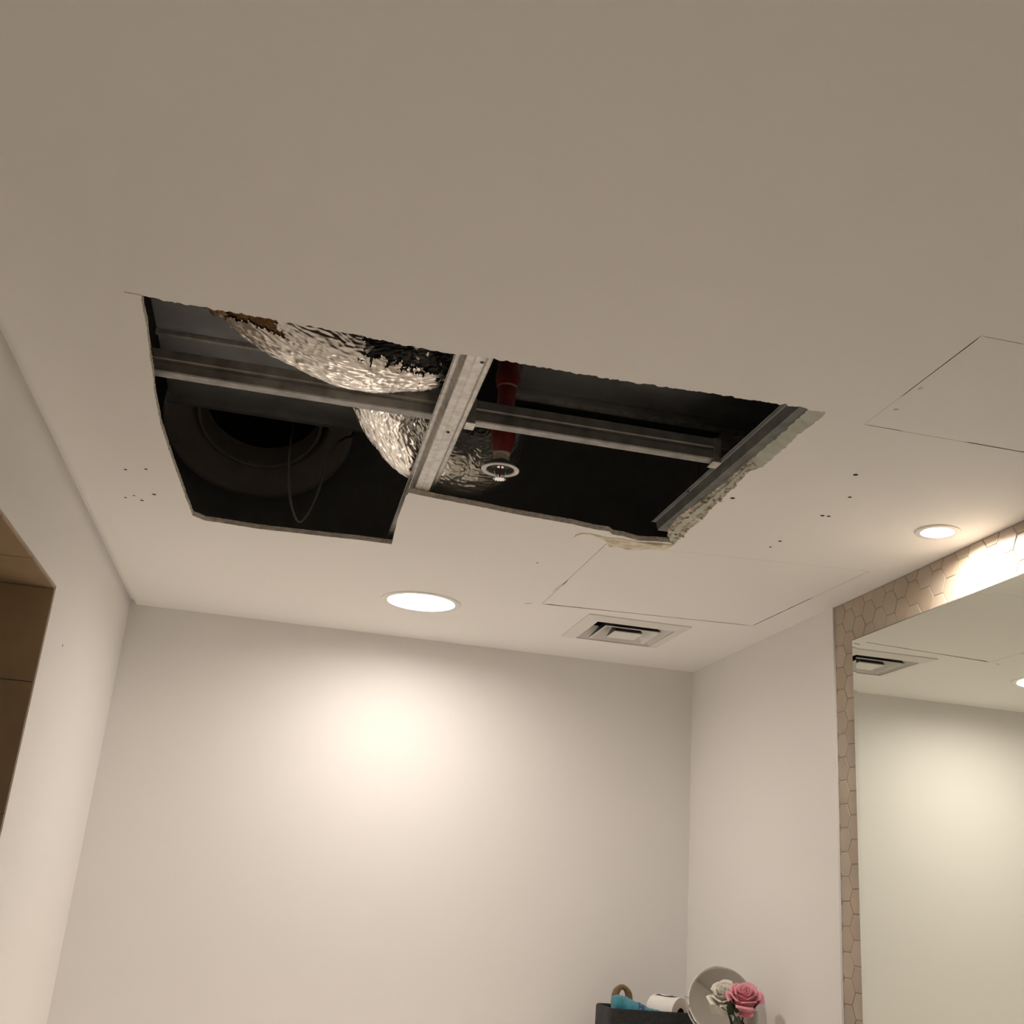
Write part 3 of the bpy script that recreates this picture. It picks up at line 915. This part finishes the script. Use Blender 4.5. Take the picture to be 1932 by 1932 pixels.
from_data('glass_edge', e1 + e2 + e3, [(i, (i + 1) % 4, 4 + (i + 1) % 4, 4 + i) for i in range(4)] + [(4 + i, 4 + (i + 1) % 4, 8 + (i + 1) % 4, 8 + i) for i in range(4)], M['glass_edge'], wm)

# ------------------------------------------------------------------ vanity counter in the corner (just below the view)
CT = 0.95
van = tag(empty('vanity_cabinet', (1.24, 2.9, 0)), 'pale vanity cabinet along the right wall below the mirror', 'cabinet')
box('body', (-0.21, -0.95, 0.10), (0.255, 0.985, CT - 0.03), M['cabinet'], van, 0.003)
box('worktop', (-0.245, -0.98, CT - 0.03), (0.262, 1.0, CT), M['counter'], van, 0.004)
box('plinth', (-0.17, -0.93, 0.0), (0.25, 0.98, 0.10), M['cabinet'], van)
for k in range(3):
    dpan = box('door', (-0.230, -0.93 + k * 0.64, 0.12), (-0.211, -0.93 + k * 0.64 + 0.62, CT - 0.045), M['cabinet'], van, 0.003)
    box('handle', (-0.246, -0.93 + k * 0.64 + 0.25, CT - 0.11), (-0.2305, -0.93 + k * 0.64 + 0.37, CT - 0.10), M['chrome'], dpan, 0.002)

# ------------------------------------------------------------------ basket, towel, roll
bk = tag(empty('storage_basket', (1.250, 3.580, CT)), 'black fabric storage basket in the corner, filled to its rim', 'basket')
BW, BD, BH = 0.150, 0.080, 0.286
def rounded_rect(hw, hd, r, n=6):
    out = []
    for cx, cy, a0 in ((hw - r, hd - r, 0), (-hw + r, hd - r, PI / 2), (-hw + r, -hd + r, PI), (hw - r, -hd + r, 1.5 * PI)):
        for i in range(n + 1):
            a = a0 + PI / 2 * i / n
            out.append((cx + r * math.cos(a), cy + r * math.sin(a)))
    return out
def loft(name, loops, material, parent, cap0=True, cap1=True, smooth=True):
    v, f = [], []
    n = len(loops[0])
    for lp in loops: v += lp
    for k in range(len(loops) - 1):
        for i in range(n):
            j = (i + 1) % n
            f.append((k * n + i, k * n + j, (k + 1) * n + j, (k + 1) * n + i))
    if cap0: f.append(tuple(range(n))[::-1])
    if cap1: f.append(tuple((len(loops) - 1) * n + i for i in range(n)))
    o = from_data(name, v, f, material, parent, smooth)
    if smooth:
        try: o.data.set_sharp_from_angle(angle=math.radians(40))
        except Exception: pass
    return o
def rl(hw, hd, z, r=0.02, w=0.0):
    out = []
    for x, y in rounded_rect(hw, hd, r):
        q = noise.noise(Vector((x * 14, y * 14, z * 9))) * w
        out.append((x * (1 + q), y * (1 + q), z + q * 0.12))
    return out
loft('basket_wall', [rl(BW - .012, BD - .012, 0.0), rl(BW - .004, BD - .004, 0.10, w=.02), rl(BW, BD, 0.2, w=.02), rl(BW, BD, BH - .006, w=.012), rl(BW - .003, BD - .003, BH, w=.012),
                     rl(BW - .011, BD - .011, BH, w=.012), rl(BW - .013, BD - .013, BH - .006, w=.01), rl(BW - .014, BD - .014, 0.19), rl(BW - .018, BD - .018, 0.185)], M['basket'], bk)
tw = tag(empty('bath_towel', (1.185, 3.582, CT + BH)), 'teal rolled towel with a navy band lying in the black basket', 'towel')
def lump(name, pts, rad, material, parent, n=40, sides=28, amp=0.004, seed=0, t0=0.0, t1=1.0, grow=0.0):
    path = spline(pts, 200)
    i0, i1 = int(t0 * 199), int(t1 * 199)
    sub = [path[int(round(lerp(i0, i1, k / (n - 1))))] for k in range(n)]
    fr = frames(sub)
    loops = []
    for k, (p, (t, N, B)) in enumerate(zip(sub, fr)):
        tt = lerp(t0, t1, k / (n - 1))
        lp = []
        for s in range(sides):
            a = 2 * PI * s / sides
            d = N * math.cos(a) + B * math.sin(a)
            q = p + d * (rad(tt) + grow)
            q = q + d * (amp * noise.noise(q * 26 + Vector((seed, 0, 0))) + amp * 0.5 * noise.noise(q * 80 + Vector((seed, 0, 0))))
            lp.append(tuple(q))
        loops.append(lp)
    return loft(name, loops, material, parent)
tp = [(-0.048, 0.0, -0.012), (-0.02, -0.004, -0.008), (0.022, -0.014, -0.014), (0.06, -0.026, -0.024), (0.098, -0.036, -0.034)]
trad = lambda t: 0.043 * (math.sin(PI * min(1, t * 2.2 + 0.16)) ** 0.5 if t < 0.15 else 1.0) * (1.05 - 0.55 * t)
lump('towel_roll', tp, trad, M['teal'], tw, amp=0.006)
lump('towel_band', tp, trad, M['navy'], tw, n=8, amp=0.006, t0=0.52, t1=0.66, grow=0.0020)
lump('towel_flap', tp, trad, M['teal'], tw, n=12, amp=0.006, t0=0.65, t1=0.95, grow=0.0035)
lp = tag(tube('plush_loop', [(1.160, 3.646, 1.200), (1.163, 3.644, 1.262), (1.172, 3.644, 1.282), (1.186, 3.644, 1.289), (1.200, 3.644, 1.281), (1.209, 3.644, 1.260), (1.212, 3.646, 1.200)], lambda t: 0.0100 + 0.002 * math.sin(9 * t), M['brown'], n=36, sides=14),
         'brown plush loop sticking up behind the teal towel', 'toy')
tr = tag(empty('toilet_roll', (1.350, 3.548, 1.225)), 'white toilet paper roll lying on its side in the black basket', 'toilet paper')
tr.rotation_euler = (0, 0, math.radians(35))
def yl(prof, name, material, n=40):
    """lathe about the local Y axis; prof = (r, y)"""
    o = lathe(name, [(r, -y) for r, y in prof], material, tr, n)
    o.rotation_euler = (PI / 2, 0, 0)
    return o
yl([(0.0500, 0.0), (0.0510, 0.003), (0.0510, 0.097), (0.0500, 0.10), (0.022, 0.10)], 'paper_wall', M['tissue'])
yl([(0.0500, 0.0), (0.038, -0.0004), (0.0205, 0.0)], 'paper_end', M['tissue_end'])
yl([(0.0205, 0.0), (0.0198, 0.099), (0.0185, 0.099), (0.0185, 0.0)], 'core_tube', M['card'])
sv, sf = [], []
for i in range(7):
    for j in range(6):
        y = 0.012 + 0.078 * i / 6
        t = j / 5
        a = math.radians(78 + 30 * t)
        r = 0.0516 + 0.004 * t * t
        sv.append((r * math.cos(a) - 0.002, y + 0.004 * math.sin(j * 2 + i), r * math.sin(a) + 0.002 * math.sin(i * 1.7) * t))
for i in range(6):
    for j in range(5):
        a = i * 6 + j
        sf.append((a, a + 1, a + 7, a + 6))
from_data('loose_sheet', sv, sf, M['tissue'], tr, True)

# ------------------------------------------------------------------ round vanity mirror
vm = tag(empty('vanity_mirror', (1.381, 3.30, CT)), 'round chrome table mirror on a swivel stand behind the roses', 'mirror')
hd_c = Vector((0, 0, 0.343))
nrm = Vector((-0.42, -0.88, 0.17)).normalized()
zax = nrm; xax = Vector((0, 0, 1)).cross(zax).normalized(); yax = zax.cross(xax)
rot = Matrix((xax, yax, zax)).transposed().to_4x4()
RM = 0.0935
rim_o = lathe('chrome_rim', [(RM - 0.004, 0.004), (RM, 0.006), (RM + 0.003, 0.002), (RM + 0.003, -0.005), (RM, -0.009), (RM - 0.006, -0.006)], M['chrome'], vm, 72, True)
rim_o.matrix_local = Matrix.Translation(hd_c) @ rot
gl = lathe('looking_glass', [(0.0005, 0.0006), (RM * 0.5, 0.0013), (RM - 0.003, 0.0036)], M['looking'], vm, 72)
gl.matrix_local = Matrix.Translation(hd_c) @ rot
bk_o = lathe('back_shell', [(0.0005, -0.012), (RM * 0.7, -0.011), (RM - 0.002, -0.007)], M['chrome'], vm, 48)
bk_o.matrix_local = Matrix.Translation(hd_c) @ rot
hx = Vector((xax.x, xax.y, 0)).normalized()
RY = RM + 0.010
yoke = [tuple(hd_c + hx * RY * math.cos(a) + Vector((0, 0, 1)) * RY * math.sin(a) + Vector((-zax.x, -zax.y, 0)) * 0.004) for a in [PI + i / 16 * PI for i in range(17)]]
tube('yoke', yoke, 0.0028, M['chrome'], vm, 60, 10)
for s in (-1, 1):
    o = lathe('pivot_knob', [(0.0005, 0.008), (0.004, 0.007), (0.005, 0.0), (0.004, -0.007), (0.0005, -0.008)], M['chrome'], vm, 20)
    o.matrix_local = Matrix.Translation(hd_c + hx * s * (RM + 0.007)) @ Matrix.Rotation(PI / 2, 4, Vector((-hx.y, hx.x, 0)))
lathe('stand', [(0.0005, 0.246), (0.005, 0.246), (0.005, 0.012), (0.008, 0.009), (0.058, 0.006), (0.062, 0.003), (0.062, 0.0), (0.0005, 0.0)], M['chrome'], vm, 40)

# ------------------------------------------------------------------ flowers
def petal(parent, ang, r0, r1, h0, h1, width, curl, material, seed, cup=0.5):
    """one cupped petal: from radius r0 at height h0 to r1 at h1 around the axis"""
    nu, nv = 9, 8
    vs, fs = [], []
    for i in range(nu):
        for j in range(nv):
            u = (i / (nu - 1) - 0.5) * 2
            v = j / (nv - 1)
            wid = width * math.sin(PI * min(1, 0.18 + v * 0.62)) ** 0.8
            edge = (1 - 0.16 * u * u * v)
            r = lerp(r0, r1, v ** cup) * 1.0
            rr = r + curl * max(0, v - 0.72) ** 2 * 10
            z = lerp(h0, h1, v) * edge - curl * max(0, v - 0.80) ** 2 * 14
            a = ang + u * wid / max(r, 0.008) * 0.5
            w = 0.0012 * noise.noise(Vector((u * 2 + seed, v * 3, seed)))
            rr += w * 2 + 0.0022 * u * u * v
            vs.append((rr * math.cos(a), rr * math.sin(a), z + w))
    for i in range(nu - 1):
        for j in range(nv - 1):
            a = i * nv + j
            fs.append((a, a + nv, a + nv + 1, a + 1))
    o = from_data('petal', vs, fs, material, parent, True)
    md = o.modifiers.new('solid', 'SOLIDIFY'); md.thickness = 0.0009; md.offset = 0
    return o
def rose(name, label, c, tilt, material, scale, stem_pts, loose=False):
    root = tag(empty(name, c), label, 'flower')
    head = root
    q = Vector((0, 0, 1)).rotation_difference(Vector(tilt).normalized()).to_euler()
    n0 = len(bpy.data.objects)
    made = []
    s = scale
    for k, (n, r0, r1, h0, h1, w, cu) in enumerate(((3, .003, .008, -.012, .038, .022, .000), (4, .006, .017, -.018, .040, .034, .003), (5, .009, .027, -.026, .038, .046, .006), (5, .010, .037, -.032, .033, .054, .010), (4, .010, .045, -.036, .022, .058, .014))):
        for i in range(n):
            a = 2 * PI * i / n + k * 0.7 + (random.uniform(-.25, .25) if loose else random.uniform(-.1, .1))
            j = random.uniform(.86, 1.14) if loose else random.uniform(.95, 1.05)
            made.append(petal(head, a, r0 * s, r1 * s * j, h0 * s, h1 * s * j, w * s, cu * s, material, k * 10 + i))
    for o in made: o.rotation_euler = q
    lathe_o = lathe('calyx', [(0.0005, -0.034 * s), (0.006 * s, -0.034 * s), (0.013 * s, -0.026 * s), (0.012 * s, -0.018 * s)], M['stem'], root, 14)
    lathe_o.rotation_euler = q
    tube('stem', stem_pts, 0.0026, M['stem'], root, 24, 8)
    return root
VX, VY = 1.378, 3.172
rose('pink_rose', 'pink artificial rose in full bloom in front of the round mirror', (1.400, 3.170, 1.308), (-0.16, -0.50, 0.85), M['pink'], 1.0, [(0.002, 0.012, -0.026), (-0.006, 0.014, -0.10), (-0.018, 0.004, -0.28)])
rose('cream_rose', 'cream artificial flower behind and left of the pink rose', (1.366, 3.222, 1.307), (-0.40, -0.45, 0.8), M['cream'], 0.90, [(0.004, 0.008, -0.022), (0.012, -0.022, -0.10), (0.010, -0.050, -0.28)], True)
pr = bpy.data.objects['pink_rose']
# the low drooping outer petal of the pink rose, its leaf sprig
o = petal(pr, -1.75, 0.008, 0.030, -0.022, -0.046, 0.050, -0.004, M['pink'], 77, 0.8)
def leaf(parent, base, d, up, L, W, material):
    vs, fs = [], []
    d = Vector(d).normalized(); s = d.cross(Vector(up)).normalized(); n = s.cross(d)
    for i in range(9):
        t = i / 8
        w = W * math.sin(PI * (t * 0.92 + 0.06)) ** 0.8
        for j in (-1, -0.5, 0, 0.5, 1):
            vs.append(Vector(base) + d * L * t + s * w * j + n * (0.12 * L * t * t - abs(j) * W * 0.25 + 0.0008 * math.sin(i * 3 + j * 4)))
    for i in range(8):
        for j in range(4):
            a = i * 5 + j
            fs.append((a, a + 1, a + 6, a + 5))
    return from_data('leaf', vs, fs, material, parent, True)
leaf(pr, (-0.041, -0.015, -0.034), (-0.35, -0.05, 0.9), (0.3, -1, 0.2), 0.036, 0.017, M['leaf'])
leaf(pr, (-0.030, -0.010, -0.034), (0.25, -0.2, 0.9), (0.2, -1, 0.2), 0.026, 0.010, M['leaf'])
tube('stem', [(-0.041, -0.015, -0.034), (-0.030, -0.010, -0.050), (-0.016, -0.006, -0.072), (-0.010, 0.000, -0.13), (-0.024, 0.0, -0.28)], 0.0024, M['stem'], pr, 24, 8)
va = tag(lathe('flower_vase', [(0.0005, 0.0), (0.036, 0.0), (0.040, 0.01), (0.042, 0.07), (0.030, 0.13), (0.022, 0.155), (0.026, 0.17), (0.023, 0.17), (0.019, 0.155), (0.027, 0.13), (0.038, 0.07), (0.036, 0.012), (0.0005, 0.01)], M['vase'], None, 40, loc=(VX, VY, CT)),
         'small white vase holding the artificial roses', 'vase')
bo = tag(empty('lotion_bottle', (1.446, 3.228, CT)), 'pale grey bottle standing behind the pink rose against the right wall', 'bottle')
lathe('bottle_body', [(0.0005, 0.0), (0.020, 0.0), (0.022, 0.004), (0.022, 0.24), (0.018, 0.256), (0.0005, 0.256)], M['bottle'], bo, 32)
lathe('bottle_cap', [(0.0005, 0.330), (0.0175, 0.330), (0.0200, 0.325), (0.0200, 0.2565), (0.0005, 0.2565)], M['cap'], bo, 32)
